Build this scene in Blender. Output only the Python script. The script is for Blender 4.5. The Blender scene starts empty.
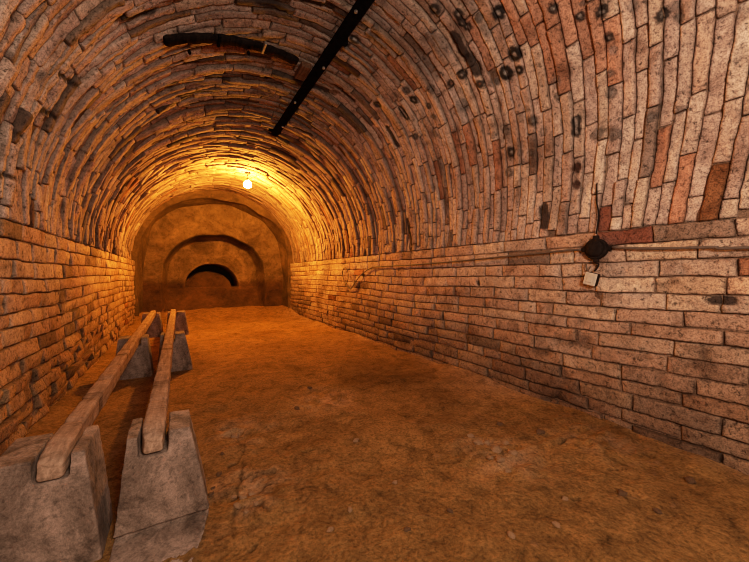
import bpy, bmesh, math, random
import numpy as np
from mathutils import Vector

random.seed(7)
RNG = np.random.RandomState(11)
SC = bpy.context.scene
COL = SC.collection

# ------------------------------------------------------------------ camera model
W, H = 749, 562
FPX = 333.0                       # focal length in pixels (16 mm lens)
VPX, VPY = 179.0, 275.0           # vanishing point of the cellar's axis
YAW = math.atan((W / 2 - VPX) / FPX)
CS, SN = math.cos(YAW), math.sin(YAW)
CAMZ = 1.0

def ray(px, py):
    xc, zc = (px - W / 2) / FPX, 1.0
    return np.array([xc * CS + zc * SN, zc * CS - xc * SN, (VPY - py) / FPX])

# cellar cross-section
XL, XR = -0.80, 2.50
XM, RX = (XL + XR) / 2, (XR - XL) / 2
ZS = 1.30                          # springing height
RZ = 1.62                          # rise of the vault
Y0, Y1, Y2 = -2.4, 6.85, 8.6       # rear end, start of the recessed last bay, end of the brickwork
YB = 9.05                          # end wall

def hit_vault(px, py):
    d = ray(px, py)
    a = (d[0] / RX) ** 2 + (d[2] / RZ) ** 2
    ox, oz = -XM / RX, (CAMZ - ZS) / RZ
    b = 2 * (ox * d[0] / RX + oz * d[2] / RZ)
    c = ox * ox + oz * oz - 1
    t = (-b + math.sqrt(max(b * b - 4 * a * c, 0))) / (2 * a)
    p = d * t + np.array([0, 0, CAMZ])
    return p

def hit_x(px, py, X):
    d = ray(px, py)
    return d * (X / d[0]) + np.array([0, 0, CAMZ])

def hit_y(px, py, Y):
    d = ray(px, py)
    return d * (Y / d[1]) + np.array([0, 0, CAMZ])

def hit_z(px, py, Z=0.0):
    d = ray(px, py)
    return d * ((Z - CAMZ) / d[2]) + np.array([0, 0, CAMZ])

def hit_shell(px, py):
    p = hit_vault(px, py)
    if p[2] >= ZS:
        return p
    d = ray(px, py)
    return hit_x(px, py, XR if d[0] > 0 else XL)

# ------------------------------------------------------------------ numpy noise
def _h(ix, iy, iz):
    n = (ix * 374761393 + iy * 668265263 + iz * 2147483647 + 1013904223) & 0xffffffff
    n = ((n ^ (n >> 13)) * 1274126177) & 0xffffffff
    n = ((n ^ (n >> 16)) * 2246822519) & 0xffffffff
    return ((n ^ (n >> 15)) & 0xffffff) / float(0xffffff)

def vnoise(p, sc=1.0, off=0.0):
    q = np.asarray(p, dtype=float) * sc + off + 1000.0
    i = np.floor(q).astype(np.int64)
    f = q - i
    f = f * f * (3 - 2 * f)
    r = 0
    for dx in (0, 1):
        wx = f[..., 0] if dx else 1 - f[..., 0]
        for dy in (0, 1):
            wy = f[..., 1] if dy else 1 - f[..., 1]
            for dz in (0, 1):
                wz = f[..., 2] if dz else 1 - f[..., 2]
                r = r + _h(i[..., 0] + dx, i[..., 1] + dy, i[..., 2] + dz) * wx * wy * wz
    return r * 2 - 1

def fbm(p, sc, octv=3, off=0.0):
    r, a = 0, 1.0
    for k in range(octv):
        r = r + a * vnoise(p, sc * 2.03 ** k, off + 17.3 * k)
        a *= 0.5
    return r

def sstep(a, b, x):
    t = np.clip((np.asarray(x, dtype=float) - a) / (b - a), 0, 1)
    return t * t * (3 - 2 * t)

# ------------------------------------------------------------------ mesh collector
class MB:
    def __init__(s):
        s.v, s.f, s.c, s.n = [], [], [], 0
    def add(s, verts, faces, cols=None):
        verts = np.asarray(verts, dtype=float).reshape(-1, 3)
        s.v.append(verts)
        s.f.append(np.asarray(faces, dtype=np.int64).reshape(-1, 4) + s.n)
        if cols is None:
            cols = np.ones((len(verts), 3)) * 0.5
        cols = np.asarray(cols, dtype=float)
        if cols.ndim == 1:
            cols = np.tile(cols, (len(verts), 1))
        s.c.append(cols)
        s.n += len(verts)
    def grid(s, P, cols=None, flip=False):
        a, b = P.shape[:2]
        idx = np.arange(a * b).reshape(a, b)
        q = np.stack([idx[:-1, :-1], idx[1:, :-1], idx[1:, 1:], idx[:-1, 1:]], -1).reshape(-1, 4)
        if flip:
            q = q[:, ::-1]
        s.add(P.reshape(-1, 3), q, None if cols is None else np.asarray(cols).reshape(-1, 3) if np.ndim(cols) > 1 else cols)
    def build(s, name, mat, parent=None, smooth=True):
        me = bpy.data.meshes.new(name)
        V = np.concatenate(s.v); F = np.concatenate(s.f); Cc = np.concatenate(s.c)
        me.vertices.add(len(V)); me.vertices.foreach_set('co', V.astype(np.float32).ravel())
        me.loops.add(F.size); me.loops.foreach_set('vertex_index', F.astype(np.int32).ravel())
        me.polygons.add(len(F))
        me.polygons.foreach_set('loop_start', (np.arange(len(F)) * 4).astype(np.int32))
        me.update(calc_edges=True)
        me.validate()
        at = me.color_attributes.new('tone', 'FLOAT_COLOR', 'POINT')
        if len(at.data) == len(V):
            at.data.foreach_set('color', np.concatenate([Cc, np.ones((len(V), 1))], 1).astype(np.float32).ravel())
        if smooth:
            me.polygons.foreach_set('use_smooth', np.ones(len(me.polygons), dtype=bool))
        return link(name, me, mat, parent)

def link(name, me, mat, parent=None):
    me.materials.clear()
    me.materials.append(mat)
    o = bpy.data.objects.new(name, me)
    COL.objects.link(o)
    if parent is not None:
        o.parent = parent
    return o

def thing(name, label, cat, loc, group=None):
    o = bpy.data.objects.new(name, None)
    o.empty_display_size = 0.1
    COL.objects.link(o)
    o.location = loc
    tag(o, label, cat, group)
    return o

def tag(o, label, cat, group=None):
    o['label'] = label; o['category'] = cat
    if group:
        o['group'] = group
    return o

def struct(o):
    o['kind'] = 'structure'
    return o

def bm_obj(name, bm, mat, parent=None, smooth=False):
    bmesh.ops.recalc_face_normals(bm, faces=bm.faces[:])
    me = bpy.data.meshes.new(name)
    bm.to_mesh(me); bm.free()
    for p in me.polygons:
        p.use_smooth = smooth
    return link(name, me, mat, parent)

def add_box(bm, c, s, bev=0.0, rot=None, seg=2):
    b2 = bmesh.new()
    bmesh.ops.create_cube(b2, size=1.0)
    for v in b2.verts:
        v.co = Vector((v.co.x * s[0], v.co.y * s[1], v.co.z * s[2]))
    if bev > 0:
        bmesh.ops.bevel(b2, geom=b2.edges[:], offset=bev, segments=seg, affect='EDGES', profile=0.5)
    mp = {}
    for v in b2.verts:
        co = v.co.copy()
        if rot is not None:
            co = rot @ co
        mp[v] = bm.verts.new(co + Vector(c))
    for f in b2.faces:
        bm.faces.new([mp[v] for v in f.verts])
    b2.free()

def add_tube(bm, pts, r, n=8, cap=True):
    pts = [Vector(p) for p in pts]
    rings = []
    up = None
    for i, p in enumerate(pts):
        d = (pts[min(i + 1, len(pts) - 1)] - pts[max(i - 1, 0)]).normalized()
        if up is None:
            up = Vector((0, 0, 1)) if abs(d.z) < 0.9 else Vector((1, 0, 0))
        a = d.cross(up).normalized()
        b = a.cross(d).normalized()
        up = b
        rr = r[i] if isinstance(r, (list, tuple)) else r
        rings.append([bm.verts.new(p + (a * math.cos(t) + b * math.sin(t)) * rr)
                      for t in [2 * math.pi * k / n for k in range(n)]])
    for i in range(len(rings) - 1):
        for k in range(n):
            bm.faces.new([rings[i][k], rings[i][(k + 1) % n], rings[i + 1][(k + 1) % n], rings[i + 1][k]])
    if cap:
        bm.faces.new(rings[0][::-1]); bm.faces.new(rings[-1])

def add_lathe(bm, prof, c, n=20, axis=None):
    """profile of (radius, height); turned about z, then rotated by axis"""
    rings = []
    for r, z in prof:
        ring = []
        for k in range(n):
            t = 2 * math.pi * k / n
            p = Vector((r * math.cos(t), r * math.sin(t), z))
            if axis is not None:
                p = axis @ p
            ring.append(bm.verts.new(p + Vector(c)))
        rings.append(ring)
    for i in range(len(rings) - 1):
        for k in range(n):
            bm.faces.new([rings[i][k], rings[i][(k + 1) % n], rings[i + 1][(k + 1) % n], rings[i + 1][k]])
    bm.faces.new(rings[0][::-1]); bm.faces.new(rings[-1])

def smooth_path(pts, k=6):
    P = [np.array(p, dtype=float) for p in pts]
    P = [2 * P[0] - P[1]] + P + [2 * P[-1] - P[-2]]
    out = []
    for i in range(1, len(P) - 2):
        for j in range(k):
            t = j / k
            out.append(0.5 * (2 * P[i] + (P[i + 1] - P[i - 1]) * t + (2 * P[i - 1] - 5 * P[i] + 4 * P[i + 1] - P[i + 2]) * t * t
                              + (3 * P[i] - P[i - 1] - 3 * P[i + 1] + P[i + 2]) * t ** 3))
    out.append(P[-2])
    return out

# ------------------------------------------------------------------ materials
def new_mat(name):
    m = bpy.data.materials.new(name)
    m.use_nodes = True
    nt = m.node_tree
    nt.nodes.clear()
    out = nt.nodes.new('ShaderNodeOutputMaterial')
    b = nt.nodes.new('ShaderNodeBsdfPrincipled')
    nt.links.new(b.outputs[0], out.inputs[0])
    b.inputs['Roughness'].default_value = 0.9
    b.inputs['Specular IOR Level'].default_value = 0.25
    return m, nt, b

def N(nt, typ, **kw):
    n = nt.nodes.new(typ)
    for k, v in kw.items():
        if k.startswith('i_'):
            n.inputs[k[2:].replace('_', ' ')].default_value = v
        else:
            setattr(n, k, v)
    return n

def noise(nt, scale, detail=4, rough=0.6, dist=0.0, vec=None):
    n = N(nt, 'ShaderNodeTexNoise')
    n.inputs['Scale'].default_value = scale
    n.inputs['Detail'].default_value = detail
    n.inputs['Roughness'].default_value = rough
    n.inputs['Distortion'].default_value = dist
    if vec is not None:
        nt.links.new(vec, n.inputs['Vector'])
    return n.outputs[0]

def ramp(nt, fac, stops):
    r = N(nt, 'ShaderNodeValToRGB')
    while len(r.color_ramp.elements) < len(stops):
        r.color_ramp.elements.new(0.5)
    for e, (p, c) in zip(r.color_ramp.elements, stops):
        e.position = p
        e.color = (c, c, c, 1) if isinstance(c, (int, float)) else (*c, 1)
    nt.links.new(fac, r.inputs[0])
    return r.outputs[0]

def mix(nt, fac, a, b, mode='MIX'):
    m = N(nt, 'ShaderNodeMix', data_type='RGBA', blend_type=mode)
    for kk, val in ((0, fac), (6, a), (7, b)):
        sock = m.inputs[kk]
        if isinstance(val, bpy.types.NodeSocket):
            nt.links.new(val, sock)
        elif isinstance(val, (int, float)):
            sock.default_value = val if kk == 0 else (val, val, val, 1)
        else:
            sock.default_value = (*val, 1)
    return m.outputs[2]

def bump(nt, b, layers):
    prev = None
    for hgt, strength, dist in layers:
        n = N(nt, 'ShaderNodeBump')
        n.inputs['Strength'].default_value = strength
        n.inputs['Distance'].default_value = dist
        nt.links.new(hgt, n.inputs['Height'])
        if prev is not None:
            nt.links.new(prev, n.inputs['Normal'])
        prev = n.outputs[0]
    nt.links.new(prev, b.inputs['Normal'])

def mat_brick():
    m, nt, b = new_mat('old_brick')
    tc = N(nt, 'ShaderNodeTexCoord').outputs['Object']
    at = N(nt, 'ShaderNodeAttribute', attribute_name='tone').outputs['Color']
    n1 = noise(nt, 7, 6, 0.65, 0.6, tc)
    n2 = noise(nt, 45, 5, 0.7, 0.3, tc)
    n3 = noise(nt, 2.2, 4, 0.6, 0.4, tc)
    n4 = noise(nt, 130, 3, 0.7, 0, tc)
    c = mix(nt, 1.0, at, ramp(nt, n1, [(0.28, (0.42, 0.36, 0.33)), (0.48, (0.95, 0.93, 0.92)), (0.75, (1.25, 1.22, 1.2))]), 'MULTIPLY')
    c = mix(nt, 1.0, c, ramp(nt, n2, [(0.34, 0.2), (0.46, 0.92), (0.75, 1.4)]), 'MULTIPLY')
    c = mix(nt, 1.0, c, ramp(nt, n3, [(0.25, (0.72, 0.62, 0.55)), (0.6, (1.05, 1.05, 1.05))]), 'MULTIPLY')
    c = mix(nt, 0.75, c, ramp(nt, n4, [(0.36, 0.35), (0.56, 1.2)]), 'MULTIPLY')
    nt.links.new(c, b.inputs['Base Color'])
    b.inputs['Roughness'].default_value = 0.95
    b.inputs['Specular IOR Level'].default_value = 0.12
    bump(nt, b, [(n1, 0.5, 0.012), (n2, 0.7, 0.006), (n4, 0.4, 0.003)])
    return m

def mat_plaster():
    m, nt, b = new_mat('earth_plaster')
    tc = N(nt, 'ShaderNodeTexCoord').outputs['Object']
    at = N(nt, 'ShaderNodeAttribute', attribute_name='tone').outputs['Color']
    n1 = noise(nt, 1.8, 7, 0.65, 1.0, tc)
    n2 = noise(nt, 14, 6, 0.7, 0.5, tc)
    c = mix(nt, 1.0, at, ramp(nt, n1, [(0.3, (0.35, 0.3, 0.27)), (0.5, (0.9, 0.88, 0.85)), (0.68, (1.7, 1.65, 1.55))]), 'MULTIPLY')
    c = mix(nt, 1.0, c, ramp(nt, n2, [(0.3, 0.5), (0.55, 1.05)]), 'MULTIPLY')
    nt.links.new(c, b.inputs['Base Color'])
    bump(nt, b, [(n1, 0.4, 0.05), (n2, 0.6, 0.015)])
    return m

def mat_dirt():
    m, nt, b = new_mat('trodden_earth')
    tc = N(nt, 'ShaderNodeTexCoord').outputs['Object']
    at = N(nt, 'ShaderNodeAttribute', attribute_name='tone').outputs['Color']
    n1 = noise(nt, 1.3, 7, 0.62, 0.8, tc)
    n2 = noise(nt, 9, 7, 0.7, 0.6, tc)
    n3 = noise(nt, 60, 5, 0.75, 0.2, tc)
    n5 = noise(nt, 4.0, 6, 0.7, 1.5, tc)
    c = mix(nt, 1.0, at, ramp(nt, n1, [(0.3, (0.62, 0.58, 0.52)), (0.52, (1, 1, 1)), (0.72, (1.3, 1.28, 1.25))]), 'MULTIPLY')
    c = mix(nt, 1.0, c, ramp(nt, n2, [(0.32, 0.45), (0.5, 1.0), (0.72, 1.35)]), 'MULTIPLY')
    c = mix(nt, 1.0, c, ramp(nt, n3, [(0.32, 0.38), (0.5, 1.0), (0.76, 1.7)]), 'MULTIPLY')
    c = mix(nt, ramp(nt, n5, [(0.60, 0.0), (0.74, 0.5)]), c, (0.25, 0.135, 0.07))
    nt.links.new(c, b.inputs['Base Color'])
    b.inputs['Roughness'].default_value = 0.97
    b.inputs['Specular IOR Level'].default_value = 0.1
    bump(nt, b, [(n5, 0.6, 0.03), (n2, 0.9, 0.025), (n3, 0.9, 0.008)])
    return m

def mat_stone(name, c0, c1, sc=1.0, spec=0.15):
    m, nt, b = new_mat(name)
    tc = N(nt, 'ShaderNodeTexCoord').outputs['Object']
    n1 = noise(nt, 4 * sc, 6, 0.65, 0.8, tc)
    n2 = noise(nt, 40 * sc, 5, 0.72, 0.2, tc)
    n3 = noise(nt, 120 * sc, 4, 0.75, 0, tc)
    c = mix(nt, ramp(nt, n1, [(0.38, 0.0), (0.60, 1.0)]), c0, c1)
    c = mix(nt, 1.0, c, ramp(nt, n2, [(0.3, 0.45), (0.5, 0.98), (0.8, 1.3)]), 'MULTIPLY')
    c = mix(nt, 0.7, c, ramp(nt, n3, [(0.35, 0.5), (0.6, 1.2)]), 'MULTIPLY')
    nt.links.new(c, b.inputs['Base Color'])
    b.inputs['Specular IOR Level'].default_value = spec
    bump(nt, b, [(n1, 0.3, 0.02), (n2, 0.6, 0.006), (n3, 0.4, 0.002)])
    return m

def mat_wood(name, c0, c1):
    m, nt, b = new_mat(name)
    tc = N(nt, 'ShaderNodeTexCoord').outputs['Object']
    mp = N(nt, 'ShaderNodeMapping')
    mp.inputs['Scale'].default_value = (1, 0.08, 1)
    nt.links.new(tc, mp.inputs[0])
    mq = N(nt, 'ShaderNodeMapping')
    mq.inputs['Scale'].default_value = (0.25, 1, 0.25)
    nt.links.new(tc, mq.inputs[0])
    g = noise(nt, 60, 5, 0.6, 0.4, mp.outputs[0])
    s = noise(nt, 9, 5, 0.65, 0.6, mq.outputs[0])
    n3 = noise(nt, 70, 4, 0.7, 0, tc)
    c = mix(nt, ramp(nt, g, [(0.35, 0.0), (0.65, 1.0)]), c0, c1)
    c = mix(nt, 1.0, c, ramp(nt, s, [(0.32, (0.38, 0.34, 0.3)), (0.45, (0.95, 0.95, 0.95)), (0.7, (1.25, 1.25, 1.25))]), 'MULTIPLY')
    c = mix(nt, 0.6, c, ramp(nt, n3, [(0.3, 0.5), (0.6, 1.15)]), 'MULTIPLY')
    nt.links.new(c, b.inputs['Base Color'])
    b.inputs['Specular IOR Level'].default_value = 0.0
    bump(nt, b, [(s, 0.4, 0.01), (g, 0.4, 0.004), (n3, 0.4, 0.003)])
    return m

def mat_plain(name, col, rough=0.6, metal=0.0, var=0.4, sc=25, spec=0.3):
    m, nt, b = new_mat(name)
    tc = N(nt, 'ShaderNodeTexCoord').outputs['Object']
    n1 = noise(nt, sc, 5, 0.65, 0.3, tc)
    c = mix(nt, 1.0, col, ramp(nt, n1, [(0.3, 1 - var), (0.7, 1 + var * 0.6)]), 'MULTIPLY')
    nt.links.new(c, b.inputs['Base Color'])
    b.inputs['Roughness'].default_value = rough
    b.inputs['Metallic'].default_value = metal
    b.inputs['Specular IOR Level'].default_value = spec
    bump(nt, b, [(n1, 0.3, 0.003)])
    return m

def mat_emit(name, col, strength):
    m = bpy.data.materials.new(name)
    m.use_nodes = True
    nt = m.node_tree
    nt.nodes.clear()
    out = nt.nodes.new('ShaderNodeOutputMaterial')
    e = nt.nodes.new('ShaderNodeEmission')
    e.inputs[0].default_value = (*col, 1)
    e.inputs[1].default_value = strength
    nt.links.new(e.outputs[0], out.inputs[0])
    return m

BRICK = mat_brick()
PLASTER = mat_plaster()
DIRT = mat_dirt()
CONC = mat_stone('weathered_concrete', (0.085, 0.058, 0.044), (0.27, 0.19, 0.15))
CLOD = mat_stone('dry_clod', (0.17, 0.092, 0.045), (0.34, 0.20, 0.11), 3)
DARKCLOD = mat_stone('damp_clod', (0.06, 0.03, 0.015), (0.13, 0.07, 0.035), 3)
TIMBER = mat_wood('weathered_timber', (0.19, 0.118, 0.078), (0.34, 0.225, 0.155))
IRON = mat_plain('blackened_iron', (0.0035, 0.003, 0.003), 0.9, 0.0, 0.6, 30, 0.0)
STEEL = mat_plain('worn_steel', (0.30, 0.28, 0.26), 0.4, 0.8, 0.4, 40)
CABLE = mat_plain('dusty_cable', (0.10, 0.07, 0.055), 0.6, 0, 0.4, 60)
BOXM = mat_plain('tarred_box', (0.012, 0.008, 0.007), 0.85, 0, 0.6, 50, 0.05)
PLASTIC = mat_plain('yellowed_plastic', (0.55, 0.47, 0.40), 0.45, 0, 0.25, 30)
CHAR = mat_wood('charred_wood', (0.004, 0.003, 0.003), (0.012, 0.009, 0.008))
OLDWOOD = mat_wood('brown_wood', (0.05, 0.025, 0.015), (0.10, 0.05, 0.03))

# ------------------------------------------------------------------ stains, marks and painted-dark recesses on the brickwork (found on the shell)
MARKS = []    # (A, B, radius, kind)
def mk(z, items):
    ox, oy, s = z
    for it in items:
        kind = it[-1]
        if len(it) == 4:
            x, y, r = it[0] / s + ox, it[1] / s + oy, it[2] / s
            A = hit_shell(x, y); B = A
        else:
            x, y, r = it[0] / s + ox, it[1] / s + oy, it[4] / s
            A = hit_shell(x, y); B = hit_shell(it[2] / s + ox, it[3] / s + oy)
        zc = A[0] * SN + A[1] * CS
        MARKS.append((A, B, max(r * zc / FPX, 0.012), kind))

mk((400, 0, 4.01), [(139, 33, 24, 'ring'), (233, 60, 20, 'ring'), (243, 95, 18, 'ring'), (268, 112, 17, 'ring'), (315, 75, 17, 'dark'),
    (392, 52, 23, 'ring'), (458, 218, 28, 'ring'), (478, 284, 19, 'ringred'), (425, 298, 27, 'ring'), (248, 302, 19, 'ring'), (202, 335, 15, 'ringred'),
    (318, 337, 16, 'ringred'), (375, 335, 20, 'faint'), (125, 355, 16, 'dark'), (113, 428, 13, 'ring'), (25, 365, 16, 'dark'), (50, 402, 16, 'ring'),
    (12, 458, 18, 'dark'), (250, 425, 27, 'faint'), (135, 470, 13, 'faint'), (62, 547, 15, 'dark'), (130, 535, 17, 'faint'), (505, 435, 14, 'faint'),
    (530, 485, 18, 'dark'), (415, 520, 20, 'faint'), (350, 125, 24, 'faint'), (222, 150, 260, 222, 22, 'black'), (272, 235, 305, 285, 22, 'black'),
    (90, 250, 140, 300, 26, 'grey'), (130, 140, 180, 200, 26, 'grey')])
mk((489, 0, 2.81), [(25, 38, 18, 'ring'), (182, 18, 13, 'ring'), (262, 8, 8, 'dark'), (258, 45, 14, 'ring'), (320, 28, 15, 'ring'), (408, 15, 15, 'faint'),
    (488, 40, 16, 'ring'), (527, 12, 14, 'faint'), (535, 47, 13, 'dark'), (338, 105, 13, 'ring'), (350, 140, 11, 'faint'), (455, 330, 14, 'dark'),
    (535, 310, 11, 'dark'), (350, 378, 18, 'dark'), (302, 378, 15, 'dark'), (245, 338, 245, 372, 13, 'ring'), (245, 470, 13, 'brown'), (245, 517, 12, 'brown'),
    (190, 232, 15, 'faint'), (345, 260, 16, 'dark'), (345, 205, 11, 'dark'), (60, 430, 14, 'ring'), (122, 340, 14, 'dark'), (85, 335, 11, 'faint'),
    (45, 370, 12, 'dark'), (150, 370, 13, 'faint'), (15, 235, 11, 'dark'), (73, 152, 18, 'ring'), (45, 208, 18, 'ring'), (83, 198, 11, 'ring'),
    (55, 485, 12, 'dark'), (120, 430, 10, 'dark'), (85, 430, 8, 'faint'), (10, 380, 10, 'faint'), (195, 268, 11, 'dark')])
mk((230, 0, 2.81), [(350, 115, 14, 'ring'), (495, 255, 12, 'dark'), (515, 282, 12, 'ring'), (412, 298, 12, 'ring'), (478, 308, 497, 330, 9, 'ring'),
    (557, 298, 9, 'dark'), (573, 328, 8, 'faint'), (440, 360, 470, 410, 7, 'black'), (520, 383, 9, 'dark'),
    (573, 375, 11, 'faint'), (655, 297, 15, 'faint'), (665, 415, 9, 'dark'), (290, 245, 345, 288, 7, 'black'), (225, 240, 290, 270, 7, 'black'),
    (180, 355, 230, 375, 5, 'black'), (50, 215, 120, 225, 5, 'black'), (380, 378, 11, 'faint'), (345, 70, 430, 128, 12, 'grey'), (410, 45, 450, 80, 14, 'grey'),
    (85, 10, 150, 35, 12, 'black'), (205, 5, 280, 20, 12, 'black'), (410, 70, 8, 'dark'), (700, 50, 12, 'dark')])
mk((0, 0, 2.81), [(345, 68, 435, 42, 13, 'black'), (170, 210, 212, 238, 7, 'black'), (118, 312, 152, 328, 8, 'black'), (40, 375, 60, 382, 6, 'black'),
    (500, 270, 590, 260, 6, 'black'), (480, 195, 600, 180, 6, 'dark2'), (370, 240, 420, 225, 6, 'dark2'), (0, 490, 50, 500, 7, 'black'), (580, 220, 640, 225, 5, 'black'),
    (490, 345, 560, 340, 5, 'dark2'), (330, 490, 400, 425, 7, 'dark2'), (230, 480, 260, 440, 6, 'dark2'), (120, 215, 160, 190, 14, 'grey'), (20, 150, 60, 100, 10, 'pale'),
    (310, 310, 9, 'faint'), (205, 108, 7, 'ring')])
mk((0, 0, 1.0), [(713, 300, 732, 301, 4.5, 'black'), (598, 296, 619, 297, 4, 'dark2'), (408, 222, 410, 248, 2.6, 'black'), (544, 208, 544, 226, 4.5, 'black'),
    (606, 195, 606, 219, 7, 'red'), (719, 150, 713, 205, 13, 'rust'), (545, 402, 6, 'dark'), (478, 283, 2.5, 'black'), (628, 236, 660, 238, 7, 'red'),
    (598, 250, 18, 'soot'), (363, 275, 2.5, 'black'), (560, 340, 590, 344, 7, 'dark2'), (330, 250, 318, 300, 12, 'dark2')])
MA = np.array([m[0] for m in MARKS]); MBv = np.array([m[1] for m in MARKS]); MR = np.array([m[2] for m in MARKS])
MC = (MA + MBv) / 2; ML = np.linalg.norm(MBv - MA, axis=1) / 2 + MR * 1.5

WHOLE = [i for i, m in enumerate(MARKS) if m[3] in ('red', 'rust')]
def paint_marks(P, cols, ids):
    dep = np.zeros(len(P))
    for i in ids:
        A, B, r, kind = MARKS[i]
        if kind in ('red', 'rust'):
            continue
        ab = B - A
        t = np.clip(((P - A) @ ab) / max(ab @ ab, 1e-9), 0, 1)[:, None]
        d = P - (A + ab * t)
        M = (A + B) / 2
        nn = np.array([(M[0] - XM) / RX, 0, (M[2] - ZS) / RZ]) if M[2] > ZS + 0.02 else np.array([1.0, 0, 0])
        nn /= np.linalg.norm(nn)
        q = np.linalg.norm(d - (d @ nn)[:, None] * nn, axis=1) / (r * 1.1)
        q = q * (1 + 0.18 * vnoise(P, 45.0, i * 3.1))
        w = 1 - sstep(0.8, 1.15, q)
        if kind in ('ring', 'ringred'):
            core = 0.8 * (1 - sstep(0.12, 0.38, q))
            cc = np.array([0.34, 0.30, 0.27] if kind == 'ring' else [0.30, 0.13, 0.07])
            col = np.array([0.012, 0.010, 0.010]) * (1 - core[:, None]) + cc * core[:, None]
            s = 0.95
        elif kind == 'faint':
            col = np.array([0.13, 0.115, 0.11]); s = 0.6
        elif kind == 'dark':
            core = 1 - sstep(0.2, 0.45, q)
            col = np.array([0.05, 0.043, 0.04]) + 0.08 * core[:, None]; s = 0.72
        elif kind == 'black':
            col = np.array([0.022, 0.016, 0.015]); s = 0.95; dep += w * 0.008  # recess darkness put into the colour, with only slight real depth
        elif kind == 'dark2':
            col = np.array([0.09, 0.052, 0.034]); s = 0.5; w = 1 - sstep(0.3, 1.2, q); dep += w * 0.006
        elif kind == 'grey':
            col = np.array([0.16, 0.135, 0.125]); s = 0.7
        elif kind == 'soot':
            col = np.array([0.10, 0.055, 0.045]); s = 0.7; w = 1 - sstep(0.3, 1.2, q)
        elif kind == 'brown':
            col = np.array([0.055, 0.022, 0.014]); s = 0.95; dep += w * 0.006
        elif kind == 'red':
            col = np.array([0.20, 0.065, 0.04]); s = 0.85
        elif kind == 'pale':
            col = np.array([0.62, 0.5, 0.42]); s = 0.5
        else:
            col = np.array([0.20, 0.075, 0.03]); s = 0.85
        w = (w * s)[:, None]
        cols[:] = cols * (1 - w) + col * w
    return dep

# ------------------------------------------------------------------ brick fields
def edges(L, n, e):
    if n <= 2:
        return np.linspace(0, 1, n + 1)
    return np.concatenate([[0], np.linspace(e / L, 1 - e / L, n - 1), [1]])

def add_brick(mb, mapf, u0, u1, v0, v1, h0, tu, tv, col, res, rough, seed):
    """one brick of a wall: u along its length, v across it, h out of the wall"""
    L, B = u1 - u0, v1 - v0
    c = mapf(np.array([(u0 + u1) / 2]), np.array([(v0 + v1) / 2]), np.array([0.0]))[0]
    um, vm = (u0 + u1) / 2, (v0 + v1) / 2
    q4 = mapf(np.array([um - .01, um + .01, um, um]), np.array([vm, vm, vm - .01, vm + .01]), np.zeros(4))
    tU = (q4[1] - q4[0]) / 0.02; tV = (q4[3] - q4[2]) / 0.02
    for i in WHOLE:                       # a single brick of another colour
        d = MC[i] - c
        if abs(d @ tU) < L / 2 and abs(d @ tV) < B / 2 and np.linalg.norm(d) < L:
            col = (0.17, 0.06, 0.038) if MARKS[i][3] == 'red' else (0.21, 0.085, 0.035)
    near = np.where(np.linalg.norm(MC - c, axis=1) < ML + 0.5 * max(L, B) + 0.02)[0]
    if len(near):
        res = min(res, 0.009)
    nu = max(3, int(round(L / (res * 1.5)))); nv = max(3, int(round(B / res)))
    eu = edges(L, nu, 0.008); ev = edges(B, nv, 0.008)
    U, Vv = np.meshgrid(u0 + eu * L, v0 + ev * B, indexing='ij')
    Uc, Vc = (U - (u0 + u1) / 2), (Vv - (v0 + v1) / 2)
    du = np.minimum(U - u0, u1 - U); dv = np.minimum(Vv - v0, v1 - Vv)
    # round the corners a little
    P0 = mapf(U.ravel(), Vv.ravel(), np.zeros(U.size))
    wob = vnoise(P0, 9.0, 3.0).reshape(U.shape); wob2 = vnoise(P0, 9.0, 40.0).reshape(U.shape)
    wob3 = vnoise(P0, 28.0, 80.0).reshape(U.shape)
    U2 = U + 0.006 * wob + 0.003 * wob3; V2 = Vv + 0.006 * wob2 + 0.003 * wob3
    ed = np.minimum(du, dv)
    h = h0 + tu * Uc / (L / 2) + tv * Vc / (B / 2) - 0.006 * np.exp(-ed / 0.0035) - 0.005 * np.exp(-(du + dv) / 0.008)
    h = h + rough * (fbm(P0, 22.0, 3, seed % 31)).reshape(U.shape) * 0.5
    chip = np.clip(vnoise(P0, 11.0, 7.7).reshape(U.shape) - 0.5, 0, 1)
    h = h - chip * 0.022
    cols = np.tile(np.asarray(col, float), (U.size, 1)) * (1 - 0.5 * np.minimum(chip.ravel()[:, None] * 2, 1))
    cols = cols * (0.55 + 0.45 * sstep(0.0, 0.007, ed.ravel()))[:, None]
    if len(near):
        h = h - paint_marks(P0, cols, near).reshape(U.shape)
    a, b = U.shape
    # skirt down into the joint
    UU = np.pad(U2, 1, mode='edge'); VV = np.pad(V2, 1, mode='edge'); HH = np.pad(h, 1, mode='edge')
    HH[0, :] = HH[-1, :] = -0.04; HH[:, 0] = HH[:, -1] = -0.04
    CC = np.pad(cols.reshape(a, b, 3), ((1, 1), (1, 1), (0, 0)), mode='edge')
    CC[0, :] *= 0.35; CC[-1, :] *= 0.35; CC[:, 0] *= 0.35; CC[:, -1] *= 0.35
    P = mapf(UU.ravel(), VV.ravel(), HH.ravel()).reshape(a + 2, b + 2, 3)
    mb.grid(P, CC)

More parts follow.
